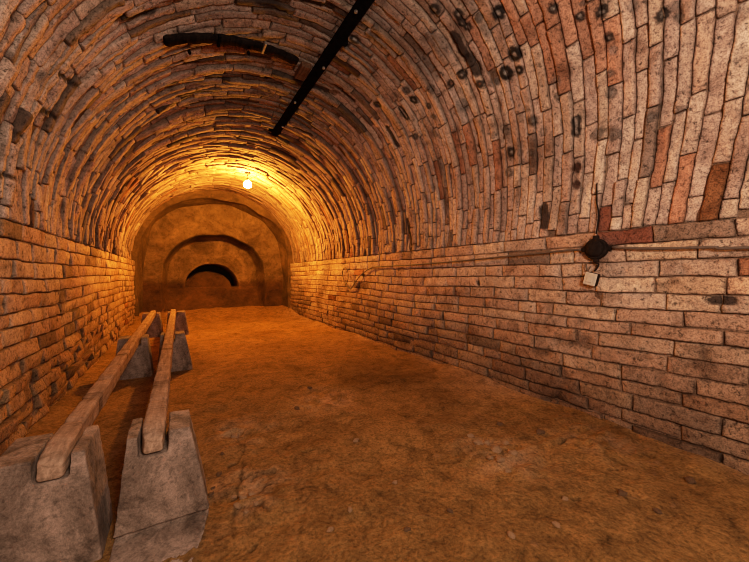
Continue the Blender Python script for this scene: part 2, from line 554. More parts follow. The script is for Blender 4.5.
PAL = [(0.52, 0.375, 0.30), (0.56, 0.42, 0.34), (0.49, 0.345, 0.275), (0.54, 0.395, 0.30), (0.47, 0.365, 0.315),
       (0.50, 0.335, 0.25), (0.58, 0.45, 0.365), (0.46, 0.33, 0.27)]
def brick_col(c, vault):
    col = np.array(random.choice(PAL)) * random.uniform(0.86, 1.10)
    r = random.random()
    if r < (0.02 if vault else 0.01):
        col = np.array((0.40, 0.19, 0.115)) * random.uniform(0.7, 1.1)
    elif r < 0.045:
        col = col * 0.5
    px, py = project(c)
    if vault:
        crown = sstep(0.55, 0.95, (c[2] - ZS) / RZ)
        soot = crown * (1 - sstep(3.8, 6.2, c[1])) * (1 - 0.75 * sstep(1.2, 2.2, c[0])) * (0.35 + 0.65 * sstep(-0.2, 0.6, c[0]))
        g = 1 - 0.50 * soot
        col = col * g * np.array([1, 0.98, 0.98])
        if ((px - 545) / 85) ** 2 + ((py - 28) / 45) ** 2 < 1 and random.random() < 0.7:
            col = np.array((0.44, 0.22, 0.14)) * random.uniform(0.75, 1.1)
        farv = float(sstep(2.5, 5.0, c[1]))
        col = col * (1 - farv * random.uniform(0.05, 0.5)) * np.array([1, 1 - 0.08 * farv, 1 - 0.15 * farv])  # far bricks darkened and tinted so the lamplight on them stays orange
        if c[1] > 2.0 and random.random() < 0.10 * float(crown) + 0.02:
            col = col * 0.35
    else:
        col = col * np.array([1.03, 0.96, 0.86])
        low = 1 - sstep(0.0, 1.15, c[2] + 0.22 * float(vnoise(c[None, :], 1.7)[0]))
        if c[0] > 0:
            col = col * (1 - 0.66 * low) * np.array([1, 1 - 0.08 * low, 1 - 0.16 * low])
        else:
            col = col * (1 - 0.52 * low) * np.array([1, 0.94 - 0.12 * low, 0.85 - 0.3 * low])  # eroded orange-brown low bricks, plus the lamp's orange glow put into the colour
    return col

def project(c):
    xc = c[0] * CS - c[1] * SN; zc = c[0] * SN + c[1] * CS
    if zc < 0.05:
        return (-999, -999)
    return (W / 2 + FPX * xc / zc, VPY - FPX * (c[2] - CAMZ) / zc)

def res_for(c):
    xc = c[0] * CS - c[1] * SN; zc = c[0] * SN + c[1] * CS
    if zc < 0.1 or c[1] < -0.4:
        return 0.045
    return min(max(zc / FPX * 2.6, 0.011), 0.03)

MORTAR = (0.17, 0.105, 0.07)

def wavy(ph, v):
    return (0.012 * np.sin(v * 1.9 + 2.1 * np.cos(ph * 2)) + 0.010 * np.sin(v * 4.3 + ph * 3)) * np.sin(ph)

TILT = 0.25
def vault_map(rx, rz, tilt=TILT):
    R = (rx + rz) / 2
    def f(u, v, h):                 # u: arc length from the right springing, v: along the cellar
        ph = u / R
        k = 1 - (h + wavy(ph, v)) / R
        lean = tilt * rz * np.abs(np.sin(ph)) ** 1.2 * (1 - sstep(2.6, Y1 - 0.1, v))     # rings lean back towards the near end
        return np.stack([XM + rx * k * np.cos(ph), v - lean, ZS + rz * k * np.sin(ph)], -1)
    return f, math.pi * R

def backing(mb, mapf, us, vs, depth, flip=False, amp=0.006):
    U, Vv = np.meshgrid(us, vs, indexing='ij')
    P0 = mapf(U.ravel(), Vv.ravel(), np.zeros(U.size))
    h = -depth + amp * fbm(P0, 14.0, 2)
    P = mapf(U.ravel(), Vv.ravel(), h).reshape(*U.shape, 3)
    cc = np.array(MORTAR) * (1 + 0.35 * fbm(P0, 5.0, 2))[:, None]
    mb.grid(P, cc.reshape(*U.shape, 3), flip)

def vault(mb, ya, yb, rx, rz, ragged):
    mapf, S = vault_map(rx, rz)
    backing(mb, mapf, np.linspace(0, S, 140), np.linspace(ya, yb, max(8, int((yb - ya) / 0.05))), 0.024)
    y = ya; k = 0
    while y < yb - 0.03:
        w = random.uniform(0.060, 0.080)
        if yb - (y + w) < 0.05:
            w = yb - y
        far = float(sstep(1.8, 5.0, y))
        dr = random.gauss(0, 0.004 + 0.011 * far) * ragged
        u = -random.uniform(0.0, 0.3)
        while u < S:
            L = random.uniform(0.30, 0.42) if random.random() > 0.12 else random.uniform(0.15, 0.26)
            a, b = max(u, 0.0), min(u + L, S)
            u += L
            if b - a < 0.05:
                continue
            c = mapf(np.array([(a + b) / 2]), np.array([y + w / 2]), np.array([0.0]))[0]
            left = 1 if c[0] < XM - 0.3 else 0
            lf = 1 + (0.5 * left + 0.5 * far) * ragged
            h0 = dr + random.gauss(0, 0.0035) * lf
            if random.random() < 0.012 * lf:
                h0 -= 0.012
            h0 = max(h0, -0.016)
            g = random.uniform(0.0018, 0.0035)
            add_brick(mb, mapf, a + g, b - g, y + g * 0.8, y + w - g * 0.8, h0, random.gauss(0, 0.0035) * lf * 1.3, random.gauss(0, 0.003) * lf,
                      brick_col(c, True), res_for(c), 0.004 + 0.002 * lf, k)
            k += 1
        y += w

def wall(mb, ya, yb, X, side, ztop=ZS):
    # side +1: right wall (faces -x); -1: left wall (faces +x)
    def mapf(u, v, h):
        und = 0.014 * np.sin(u * 1.1 + 1.3) + 0.008 * np.sin(u * 2.7 + v * 2)
        bow = 0.008 * np.sin(u * 1.7 + v * 1.4) + 0.005 * np.sin(u * 0.6)
        return np.stack([X - side * (h + bow * np.sin(np.clip(v / ztop, 0, 1) * math.pi)), u + 0 * v,
                         v + und * np.sin(np.clip(v / ztop, 0, 1) * math.pi)], -1)
    backing(mb, mapf, np.linspace(ya, yb, int((yb - ya) / 0.06)), np.linspace(-0.12, ztop, 28), 0.018, flip=(side < 0))
    n = 14
    hs = np.array([random.uniform(0.85, 1.12) for _ in range(n)]); hs[-2:] *= 1.12
    zs = np.concatenate([[0], np.cumsum(hs)]); zs = -0.06 + zs / zs[-1] * (ztop + 0.06)
    k = 0
    for i in range(n):
        u = ya - random.uniform(0, 0.35)
        while u < yb:
            L = random.uniform(0.30, 0.46) if random.random() > 0.2 else random.uniform(0.14, 0.24)
            if side < 0:
                L *= 0.78
            a, b = max(u, ya), min(u + L, yb)
            u += L
            if b - a < 0.04:
                continue
            c = mapf(np.array([(a + b) / 2]), np.array([(zs[i] + zs[i + 1]) / 2]), np.array([0.0]))[0]
            low = 1 - float(sstep(0.2, 0.9, c[2]))
            rg = 1 + (1.6 if side < 0 else 0.5) * low
            g = random.uniform(0.002, 0.004) * (1 + (0.5 * low if side < 0 else 0))
            h0 = max(random.gauss(0, 0.0035) * rg, -0.010)
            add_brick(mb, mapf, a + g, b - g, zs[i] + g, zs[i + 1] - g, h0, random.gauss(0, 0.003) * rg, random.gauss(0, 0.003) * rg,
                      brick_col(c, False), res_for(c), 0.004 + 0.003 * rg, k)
            k += 1

mb = MB()
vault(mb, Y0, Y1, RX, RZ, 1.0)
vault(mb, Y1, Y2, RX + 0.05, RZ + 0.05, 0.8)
struct(mb.build('ceiling', BRICK))
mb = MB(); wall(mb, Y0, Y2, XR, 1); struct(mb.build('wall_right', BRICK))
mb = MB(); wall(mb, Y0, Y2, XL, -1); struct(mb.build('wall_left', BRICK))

# ------------------------------------------------------------------ floor
def floor_h(x, y):
    P = np.stack([x, y, 0 * x], -1)
    h = 0.018 * fbm(P, 1.3, 3) + 0.010 * fbm(P, 6.0, 3, 5.0)
    h = h + 0.05 * np.exp(-np.abs(XR - x) / 0.16) * (0.55 + 0.5 * vnoise(P, 1.6, 9.0)) + 0.03 * np.exp(-np.abs(x - XL) / 0.15)
    h = h + 0.17 * sstep(7.9, 9.2, y)
    # crumbled ridges near the blocks and mid right
    for (cx, cy, r) in RID:
        m = np.exp(-((x - cx) ** 2 + (y - cy) ** 2) / r ** 2)
        rd = 1 - np.abs(vnoise(P, 11.0, 3.3)) * 2
        h = h + m * (0.012 * rd + 0.016 * fbm(P, 16.0, 2))
    # keep the ground under the supports flat
    keep = sstep(-0.75, -0.6, x) * (1 - sstep(0.12, 0.25, x)) * sstep(1.2, 1.4, y) * (1 - sstep(6.8, 7.0, y))
    return h * (1 - 0.85 * keep) - 0.004 * keep
RID = [(*hit_z(245, 490)[:2], 0.30), (*hit_z(500, 455)[:2], 0.28), (*hit_z(245, 430)[:2], 0.25), (*hit_z(600, 440)[:2], 0.25), (*hit_z(330, 400)[:2], 0.3)]

def dens(a, b, n0, k):
    t = np.linspace(0, 1, n0)
    return a + (b - a) * t ** k
ys = np.concatenate([np.linspace(Y0, 0.6, 30)[:-1], np.linspace(0.6, 2.9, 230)[:-1], np.linspace(2.9, 10.2, 190)])
xs = np.concatenate([np.linspace(XL - 0.12, 0.0, 45)[:-1], np.linspace(0.0, 1.0, 100)[:-1], np.linspace(1.0, XR + 0.12, 85)])
Xg, Yg = np.meshgrid(xs, ys, indexing='ij')
CRK = [[(236, 432), (242, 442), (245, 452), (238, 461), (224, 471)], [(243, 460), (240, 478), (252, 475), (258, 472)], [(240, 478), (236, 492), (230, 498)],
       [(236, 508), (250, 506), (262, 502), (270, 509)], [(236, 508), (236, 522), (234, 538)], [(255, 489), (270, 482)], [(264, 492), (277, 491)], [(252, 545), (259, 539), (265, 532)],
       [(217, 559), (226, 551), (238, 545)], [(203, 417), (218, 416)], [(257, 448), (265, 445)], [(220, 535), (228, 531)], [(252, 480), (262, 472), (275, 470)],
       [(484, 448), (500, 447), (508, 455)], [(560, 444), (575, 436)], [(610, 470), (628, 466)], [(395, 413), (410, 418)], [(300, 452), (312, 448)], [(560, 500), (578, 498)]]
def cracks(x, y):
    d = np.full(x.shape, 9.0)
    P = np.stack([x, y, 0 * x], -1)
    wx = x + 0.018 * vnoise(P, 22.0, 1.0); wy = y + 0.018 * vnoise(P, 22.0, 2.0)
    for line in CRK:
        q = [hit_z(a, b) for a, b in line]
        for A, B in zip(q[:-1], q[1:]):
            ab = (B - A)[:2]
            t = np.clip(((wx - A[0]) * ab[0] + (wy - A[1]) * ab[1]) / (ab @ ab), 0, 1)
            d = np.minimum(d, np.hypot(wx - A[0] - t * ab[0], wy - A[1] - t * ab[1]))
    return d
CD = cracks(Xg.ravel(), Yg.ravel())
cm = (1 - sstep(0.002, 0.012, CD)) * (0.72 + 0.4 * vnoise(np.stack([Xg.ravel(), Yg.ravel(), 0 * Xg.ravel()], -1), 14.0))
Hg = (floor_h(Xg.ravel(), Yg.ravel()) - 0.010 * cm).reshape(Xg.shape)
mb = MB()
P = np.stack([Xg, Yg, Hg], -1)
pf = P.reshape(-1, 3)
cc = np.tile(np.array([0.182, 0.092, 0.029]), (len(pf), 1))
pale = np.clip(np.exp(-np.abs(XR - pf[:, 0]) / 0.22) * (0.4 + 1.0 * vnoise(pf, 1.4, 2.0)), 0, 1)[:, None]
cc = cc * (1 - 0.7 * pale) + np.array([0.34, 0.20, 0.12]) * 0.7 * pale
for (cx, cy, r) in RID:
    m = (np.exp(-((pf[:, 0] - cx) ** 2 + (pf[:, 1] - cy) ** 2) / (r * 0.7) ** 2) * np.clip(0.5 + fbm(pf, 12.0, 2), 0, 1))[:, None] * 0.6
    cc = cc * (1 - m) + np.array([0.33, 0.19, 0.11]) * m
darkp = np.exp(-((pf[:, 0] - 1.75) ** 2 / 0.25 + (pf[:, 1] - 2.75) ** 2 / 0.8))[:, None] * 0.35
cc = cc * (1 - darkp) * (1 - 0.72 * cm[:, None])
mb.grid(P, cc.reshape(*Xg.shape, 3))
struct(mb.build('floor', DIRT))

# ------------------------------------------------------------------ plastered end chamber and end wall
def superell(t, p):
    c, s = math.cos(t), math.sin(t)
    return math.copysign(abs(c) ** p, c), math.copysign(abs(s) ** p, s)

def chamber_profile(y):
    k = float(sstep(Y2, YB, y)) ** 2
    xl = -0.76 + 0.06 * k; xr = 2.46 - 0.06 * k
    top = ZS + 1.46 - 0.05 * k
    zs = 1.25
    pts = []
    for i in range(12):
        pts.append((xr, -0.1 + (zs + 0.1) * i / 12))
    xm, rx = (xl + xr) / 2, (xr - xl) / 2
    for i in range(61):
        c, s = superell(math.pi * i / 60, 0.90)
        pts.append((xm + rx * c, zs + (top - zs) * s))
    for i in range(1, 13):
        pts.append((xl, zs - (zs + 0.1) * i / 12))
    return np.array(pts)
mb = MB()
rows = []
yy = np.concatenate([[Y2 - 0.01], np.linspace(Y2, YB, 40)])
for j, y in enumerate(yy):
    pr = chamber_profile(y)
    if j == 0:      # the broken edge where the plaster meets the brick vault
        cx, cz = XM, 1.0
        pr = np.stack([cx + (pr[:, 0] - cx) * 1.16, np.where(pr[:, 1] > 0.3, cz + (pr[:, 1] - cz) * 1.16, pr[:, 1])], -1)
    rows.append(np.stack([pr[:, 0], np.full(len(pr), y), pr[:, 1]], -1))
P = np.stack(rows, 1)
pf = P.reshape(-1, 3)
nrm = pf - np.array([XM, 0, 1.2]) * np.array([1, 0, 1]); nrm[:, 1] = 0
nrm /= np.linalg.norm(nrm, axis=1)[:, None]
pf = pf - nrm * (0.05 * fbm(pf, 1.3, 3) + 0.012 * fbm(pf, 7.0, 2))[:, None]
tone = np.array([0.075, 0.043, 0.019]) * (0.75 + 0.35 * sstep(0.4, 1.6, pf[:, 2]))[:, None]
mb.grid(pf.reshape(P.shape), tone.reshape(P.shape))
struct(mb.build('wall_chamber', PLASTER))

# end wall: shallow blind arch and a half-moon niche partly filled with earth
xs = np.linspace(-0.82, 2.52, 240); zs = np.linspace(-0.1, 2.9, 210)
Xg, Zg = np.meshgrid(xs, zs, indexing='ij')
YN = YB + 0.48                      # back of the arched recess
nA, nB, nT = hit_y(185, 287.5, YN), hit_y(238, 287.5, YN), hit_y(211, 264, YN)
ncx, nrx, nz0, nrz = (nA[0] + nB[0]) / 2, (nB[0] - nA[0]) / 2, nA[2], nT[2] - nA[2]
bT = hit_y(218, 236, YB); bL = hit_y(164, 300, YB); bR = hit_y(263, 300, YB)
bcx, brx, brz = (bL[0] + bR[0]) / 2, (bR[0] - bL[0]) / 2, bT[2] - 1.0
def inside(cx, rx, z0, rz, s=1.0):
    q = ((Xg - cx) / (rx * s)) ** 2 + (np.clip(Zg - z0, 0, 9) / (rz * s)) ** 2
    return q
P0 = np.stack([Xg, 0 * Xg + YB, Zg], -1)
q1 = inside(bcx, brx, 1.0, brz) + 0.06 * fbm(P0, 3.0, 2)
dep = 0.48 * (1 - sstep(0.86, 1.10, q1))
q2 = inside(ncx, nrx, nz0, nrz) + 0.04 * fbm(P0, 4.0, 2)
inn = (1 - sstep(0.93, 1.05, q2)) * sstep(nz0 - 0.02, nz0 + 0.02, Zg)
fill = ((Xg - (ncx - 0.08)) / (nrx * 0.92)) ** 2 + (np.clip(Zg - nz0, 0, 9) / (nrz * 0.70)) ** 2 + 0.05 * fbm(P0, 5.0, 2)
fm = 1 - sstep(0.85, 1.1, fill)
ndep = (0.10 + 0.25 * (Zg - nz0)) * fm + 0.85 * (1 - fm)
dep = dep + inn * ndep
dep = dep - (0.08 + 0.35 * (1 - sstep(0.05, 0.55, Zg))) * (1 - sstep(nz0 - 0.08, nz0, Zg)) * (1 - sstep(0.9, 1.05, q1))
dep = dep + 0.025 * fbm(P0, 2.0, 3) + 0.01 * fbm(P0, 9.0, 2)
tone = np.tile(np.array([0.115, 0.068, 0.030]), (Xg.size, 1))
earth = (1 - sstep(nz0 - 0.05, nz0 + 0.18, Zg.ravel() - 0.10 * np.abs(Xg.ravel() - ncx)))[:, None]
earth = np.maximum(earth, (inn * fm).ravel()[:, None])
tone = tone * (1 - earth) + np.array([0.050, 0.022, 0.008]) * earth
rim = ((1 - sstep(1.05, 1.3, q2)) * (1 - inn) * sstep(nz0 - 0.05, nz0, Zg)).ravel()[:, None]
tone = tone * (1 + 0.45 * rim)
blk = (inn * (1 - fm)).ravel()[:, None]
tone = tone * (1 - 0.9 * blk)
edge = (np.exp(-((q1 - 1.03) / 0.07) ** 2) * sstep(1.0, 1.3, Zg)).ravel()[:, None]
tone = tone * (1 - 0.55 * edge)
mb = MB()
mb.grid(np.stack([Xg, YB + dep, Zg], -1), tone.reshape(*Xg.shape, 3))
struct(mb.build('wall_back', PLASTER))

# wall behind the camera
mb = MB()
xs = np.linspace(-1.0, 2.7, 60); zs = np.linspace(-0.1, 3.05, 50)
Xg, Zg = np.meshgrid(xs, zs, indexing='ij')
P0 = np.stack([Xg, 0 * Xg + Y0, Zg], -1)
mb.grid(np.stack([Xg, Y0 + 0.02 + 0.03 * fbm(P0, 2.0, 3), Zg], -1), np.array([0.30, 0.21, 0.15]), flip=True)
struct(mb.build('wall_front', PLASTER))

# ------------------------------------------------------------------ concrete supports
def remeshed(name, bm, mat, parent, voxel, amp, seed):
    o = bm_obj(name, bm, mat, parent)
    md = o.modifiers.new('r', 'REMESH'); md.mode = 'VOXEL'; md.voxel_size = voxel
    bpy.context.view_layer.update()
    dg = bpy.context.evaluated_depsgraph_get()
    me = bpy.data.meshes.new_from_object(o.evaluated_get(dg))
    old = o.data
    o.modifiers.clear(); o.data = me
    bpy.data.meshes.remove(old)
    me.name = name
    n = len(me.vertices)
    co = np.zeros(n * 3, np.float32); me.vertices.foreach_get('co', co); co = co.reshape(-1, 3)
    no = np.zeros(n * 3, np.float32); me.vertices.foreach_get('normal', no); no = no.reshape(-1, 3)
    co = co + no * (amp * fbm(co, 9.0, 3, seed) + amp * 0.5 * fbm(co, 34.0, 2, seed))[:, None]
    me.vertices.foreach_set('co', co.astype(np.float32).ravel())
    for p in me.polygons:
        p.use_smooth = True
    me.materials.clear(); me.materials.append(mat)
    me.update()
    return o

def prism(bm, prof, y0, y1, lean=0.0, bev=0.012):
    f = [bm.verts.new((x, y0 + lean * (1 - z / 0.38), z)) for x, z in prof]
    k = [bm.verts.new((x, y1, z)) for x, z in prof]
    n = len(prof)
    bm.faces.new(f); bm.faces.new(k[::-1])
    for i in range(n):
        bm.faces.new([f[i], k[i], k[(i + 1) % n], f[(i + 1) % n]])

NOTCH_W, NOTCH_D, HB = 0.092, 0.080, 0.385
def support(x, y, rail_x, tl, tr, bl, br, depth, label, seed, footing=False, voxel=0.0065):
    """x: centre, tl/tr and bl/br: left and right offsets of top and base"""
    t = thing('concrete_support', label, 'concrete block', (x, y, 0), 'concrete supports under the rails')
    rx = rail_x - x
    prof = [(bl, -0.03), (br, -0.03), (br - 0.005, 0.03), (tr, HB), (rx + NOTCH_W / 2 + 0.003, HB), (rx + NOTCH_W / 2, HB - NOTCH_D),
            (rx - NOTCH_W / 2, HB - NOTCH_D), (rx - NOTCH_W / 2 - 0.003, HB), (tl, HB), (bl + 0.005, 0.03)]
    if footing:
        prof = [(px, max(pz, 0.036)) for px, pz in prof]
        prof[2] = (prof[2][0], 0.055); prof[9] = (prof[9][0], 0.055)
    bm = bmesh.new(); prism(bm, prof, 0, depth, lean=-0.012)
    remeshed('block', bm, CONC, t, voxel, 0.0022, seed)
    if footing:
        bm = bmesh.new()
        prism(bm, [(bl + 0.025, -0.03), (br - 0.025, -0.03), (br - 0.025, 0.05), (bl + 0.025, 0.05)], 0.025, depth - 0.02)  # inset base added so a shadow line shows under the block
        remeshed('added_plinth', bm, CONC, t, 0.01, 0.001, seed + 9)
        bm = bmesh.new()
        zt = 0.020
        pts = [(-0.15, -0.25), (0.11, -0.22), (0.172, 0.02), (0.175, depth * 0.8), (-0.145, depth * 0.8)]
        a = [bm.verts.new((px, py, zt - 0.03 * max(0, -py) / 0.2)) for px, py in pts]
        b = [bm.verts.new((px, py, -0.05)) for px, py in pts]
        bm.faces.new(a); bm.faces.new(b[::-1])
        for i in range(5):
            bm.faces.new([a[i], b[i], b[(i + 1) % 5], a[(i + 1) % 5]])
        remeshed('footing', bm, CONC, t, 0.009, 0.003, seed + 5)
    return t

RLX, RRX = -0.372, -0.085
support(-0.40, 1.52, RLX, -0.125, 0.115, -0.225, 0.165, 0.235, 'large weathered concrete block at the near end of the rail beside the left brick wall', 1)
support(-0.065, 1.54, RRX, -0.105, 0.105, -0.145, 0.175, 0.21, 'near concrete block with a low footing, under the free-standing rail away from the wall', 2, True)
support(-0.385, 3.98, RLX, -0.12, 0.115, -0.16, 0.16, 0.20, 'grey concrete block halfway along the rail that runs beside the left brick wall', 3)
support(-0.055, 4.05, RRX, -0.11, 0.105, -0.14, 0.185, 0.20, 'grey concrete block halfway along the free-standing rail away from the wall', 4)
support(-0.385, 6.42, RLX, -0.115, 0.115, -0.17, 0.17, 0.20, 'farthest concrete block under the rail that runs beside the left brick wall', 5, voxel=0.012)
support(-0.04, 6.45, RRX, -0.12, 0.13, -0.15, 0.19, 0.20, 'farthest concrete block under the free-standing rail away from the wall', 6, voxel=0.012)

# ------------------------------------------------------------------ timber rails lying in the notches
def rail(x, y0, y1, w, h, label, seed):
    prof = []
    rr = 0.014
    for cx, cz, a0 in ((w / 2 - rr, h / 2 - rr, 0), (-w / 2 + rr, h / 2 - rr, 90), (-w / 2 + rr, -h / 2 + rr, 180), (w / 2 - rr, -h / 2 + rr, 270)):
        for k in range(4):
            a = math.radians(a0 + 30 * k)
            prof.append((cx + rr * math.cos(a), cz + rr * math.sin(a)))
        if a0 in (0, 180):
            for k in range(1, 5):
                prof.append((prof[-1][0] + (-(w - 2 * rr) / 5 if a0 == 0 else (w - 2 * rr) / 5), prof[-1][1]))
        else:
            for k in range(1, 5):
                prof.append((prof[-1][0], prof[-1][1] + (-(h - 2 * rr) / 5 if a0 == 90 else (h - 2 * rr) / 5)))
    prof = np.array(prof)
    L = y1 - y0
    ts = np.concatenate([[0.0, 0.004, 0.012, 0.025], np.linspace(0.05, L - 0.03, 260), [L - 0.012, L - 0.004, L]])
    rows = []
    for t in ts:
        e = min(t, L - t)
        k = 1.0 if e > 0.03 else (0.86 + 0.14 * math.sqrt(max(0, 1 - (1 - e / 0.03) ** 2)))
        drop = 0.022 * np.clip(prof[:, 1] / h + 0.5, 0, 1) * max(0, 1 - t / 0.16) ** 2
        rows.append(np.stack([prof[:, 0] * k, np.full(len(prof), t), prof[:, 1] * k - drop], -1))
    P = np.stack(rows, 0)
    pf = P.reshape(-1, 3)
    rad = pf * np.array([1, 0, 1]); rad /= np.maximum(np.linalg.norm(rad, axis=1), 1e-6)[:, None]
    wp = pf + np.array([x * 3, 0, 0])
    st = np.abs(np.sin(pf[:, 1] * 9 + 3 * vnoise(wp, 1.2)))
    pf = pf + rad * (-0.0035 + 0.0035 * fbm(wp, 10.0, 3, seed) - 0.004 * (st > 0.985))[:, None]
    P = pf.reshape(P.shape)
    mb = MB()
    P = np.concatenate([P, P[:, :1]], 1)
    mb.grid(P)
    for row, fl in ((P[0, :-1], False), (P[-1, :-1], True)):
        c = row.mean(0)
        inner = c + (row - c) * 0.5
        cc = c + (row - c) * 0.02
        mb.grid(np.stack([np.concatenate([r, r[:1]], 0) for r in (row, inner, cc)], 0), flip=not fl)
    o = mb.build('rail_beam', TIMBER)
    bm = bmesh.new(); bm.from_mesh(o.data)
    bmesh.ops.remove_doubles(bm, verts=bm.verts, dist=1e-5)
    bmesh.ops.recalc_face_normals(bm, faces=bm.faces[:])
    bm.to_mesh(o.data); bm.free()
    o.location = (x, y0, HB - NOTCH_D + h / 2 + 0.004)
    tag(o, label, 'beam', 'long rails on concrete supports')
    return o
rail(RLX, 1.505, 6.72, 0.078, 0.098, 'long worn wooden rail on concrete blocks, the one running close beside the left brick wall', 3)
rr_ = rail(RRX, 1.525, 6.74, 0.080, 0.104, 'long worn wooden rail on concrete blocks, standing free in the cellar away from the wall', 8)

# ------------------------------------------------------------------ iron beam under the crown
bx = 1.075
zb = ZS + RZ * math.sqrt(1 - ((bx - XM) / RX) ** 2) - 0.035
t = thing('iron_beam', 'long black iron beam fixed lengthwise under the crown of the vault', 'beam', (bx, 0, zb))
bm = bmesh.new()
ya, yb = 0.5, 4.42
add_box(bm, (0, (ya + yb) / 2, 0.0), (0.036, yb - ya, 0.06), 0.003)
add_box(bm, (0, (ya + yb) / 2, -0.036), (0.098, yb - ya, 0.016), 0.003)
bm_obj('girder', bm, IRON, t)
for yv in (1.35, 2.05, 2.75, 3.45, 4.1):
    bm = bmesh.new()
    sx = 0.022 if int(yv * 10) % 2 else -0.020
    add_lathe(bm, [(0.002, -0.060), (0.010, -0.059), (0.013, -0.053), (0.013, -0.042)], (sx, yv, 0), 6)
    bm_obj('bolt', bm, STEEL, t)
bm = bmesh.new(); add_box(bm, (0.0, yb - 0.03, 0.0), (0.16, 0.028, 0.030), 0.003); add_box(bm, (0.0, yb, -0.02), (0.04, 0.03, 0.06), 0.004)
bm_obj('end_bracket', bm, IRON, t)
bm = bmesh.new(); add_box(bm, (0.060, 2.42, -0.018), (0.060, 0.04, 0.02), 0.003); add_box(bm, (0.086, 2.42, -0.002), (0.012, 0.036, 0.05), 0.002)
bm_obj('side_clip', bm, IRON, t)

# ------------------------------------------------------------------ black band across the vault
def vault_pt(ph, y, h, rx=RX, rz=RZ):
    k = 1 - h / ((rx + rz) / 2)
    return np.array([XM + rx * k * math.cos(ph), y, ZS + rz * k * math.sin(ph)])
def phi_of(p):
    return math.atan2((p[2] - ZS) / RZ, (p[0] - XM) / RX)
pa, pb = hit_vault(160, 35), hit_vault(298, 58)
fa, fb = phi_of(pa), phi_of(pb)
bandy = (pa[1] + pb[1]) / 2
orig = vault_pt((fa + fb) / 2, bandy, 0)
t = thing('curved_lath', 'charred black curved strip following the vault, ending at the iron beam', 'strip', tuple(orig))
n = 40
rows = []
for i in range(n + 1):
    u = i / n
    ph = fa + (fb - fa) * u
    y = pa[1] + (pb[1] - pa[1]) * u
    wv = 0.045 * (1 + 0.10 * math.sin(i * 1.7)) * (0.8 if i in (0, n) else 1)
    sag = 0.004 * math.sin(i * 0.9)
    o_ = 0.034 + float(wavy(ph, y + TILT * RZ * abs(math.sin(ph)) ** 1.2))
    rows.append([vault_pt(ph, y - wv, o_) - orig, vault_pt(ph, y - wv, o_ + 0.024 + sag) - orig, vault_pt(ph, y + wv, o_ + 0.024 + sag) - orig, vault_pt(ph, y + wv, o_) - orig])
P = np.array(rows)
P = np.concatenate([P, P[:, :1]], 1)
mb = MB(); mb.grid(P)
for r in (P[0, :4], P[-1, :4]):
    mb.add(r, [[0, 1, 2, 3]])
mb.build('strip', CHAR, t, smooth=False)
def on_band(px, py):
    p = hit_vault(px, py); return phi_of(p), p[1]
for px, py in ((185, 44), (216, 33), (247, 46), (263, 41)):
    ph, y = on_band(px, py)
    d = vault_pt(ph, y, 0.060 + float(wavy(ph, y + TILT * RZ * abs(math.sin(ph)) ** 1.2))) - orig
    bm = bmesh.new()
    ax = Vector(vault_pt(ph, y, 1.0) - vault_pt(ph, y, 0)).normalized()
    q = Vector((0, 0, 1)).rotation_difference(ax).to_matrix()
    add_box(bm, d, (0.018, 0.13 if px in (216, 263) else 0.03, 0.026), 0.003, q)
    bm_obj('clip', bm, IRON if px != 263 else STEEL, t)

# brown wooden pad between strip and beam
p = hit_vault(303, 66)
zt = ZS + RZ * math.sqrt(1 - ((0.985 - XM) / RX) ** 2)
bm = bmesh.new(); add_box(bm, (0, 0, 0), (0.09, 0.22, 0.05), 0.006)
o = bm_obj('wooden_pad', bm, OLDWOOD)
o.location = (0.975, hit_vault(305, 66)[1], zt - 0.055)
tag(o, 'small brown wooden block wedged against the vault beside the iron beam', 'block')

# ------------------------------------------------------------------ cellar lamp
LX, LY = 1.10, 6.52
lz = 1 + 1.715
LAMP = mat_emit('lamp_glow', (1.0, 0.33, 0.03), 4300.0)
lt = thing('cellar_lamp', 'lit bare bulb lamp glowing orange under the vault near the far end', 'lamp', (LX, LY, lz))
ztop = ZS + RZ * math.sqrt(1 - ((LX - XM) / RX) ** 2)
bm = bmesh.new()
add_lathe(bm, [(0.05, ztop - lz - 0.002), (0.05, ztop - lz - 0.02), (0.03, ztop - lz - 0.032), (0.008, ztop - lz - 0.034)], (0, 0, 0), 16)
bm_obj('ceiling_rose', bm, BOXM, lt, True)
bm = bmesh.new(); add_tube(bm, [(0, 0, ztop - lz - 0.03), (0, 0, 0.06)], 0.006)
bm_obj('cord', bm, BOXM, lt, True)
bm = bmesh.new(); add_lathe(bm, [(0.008, 0.085), (0.022, 0.08), (0.024, 0.045), (0.020, 0.040)], (0, 0, 0), 16)
bm_obj('lamp_holder', bm, BOXM, lt, True)
bm = bmesh.new()
prof = [(0.016, 0.040), (0.022, 0.025)] + [(0.072 * math.sin(a), -0.035 + 0.072 * math.cos(a)) for a in np.linspace(0.42, math.pi - 0.05, 10)]  # globe oversized so its bright disc takes in the glare
add_lathe(bm, prof, (0, 0, 0), 16)
bm_obj('bulb', bm, LAMP, lt, True)

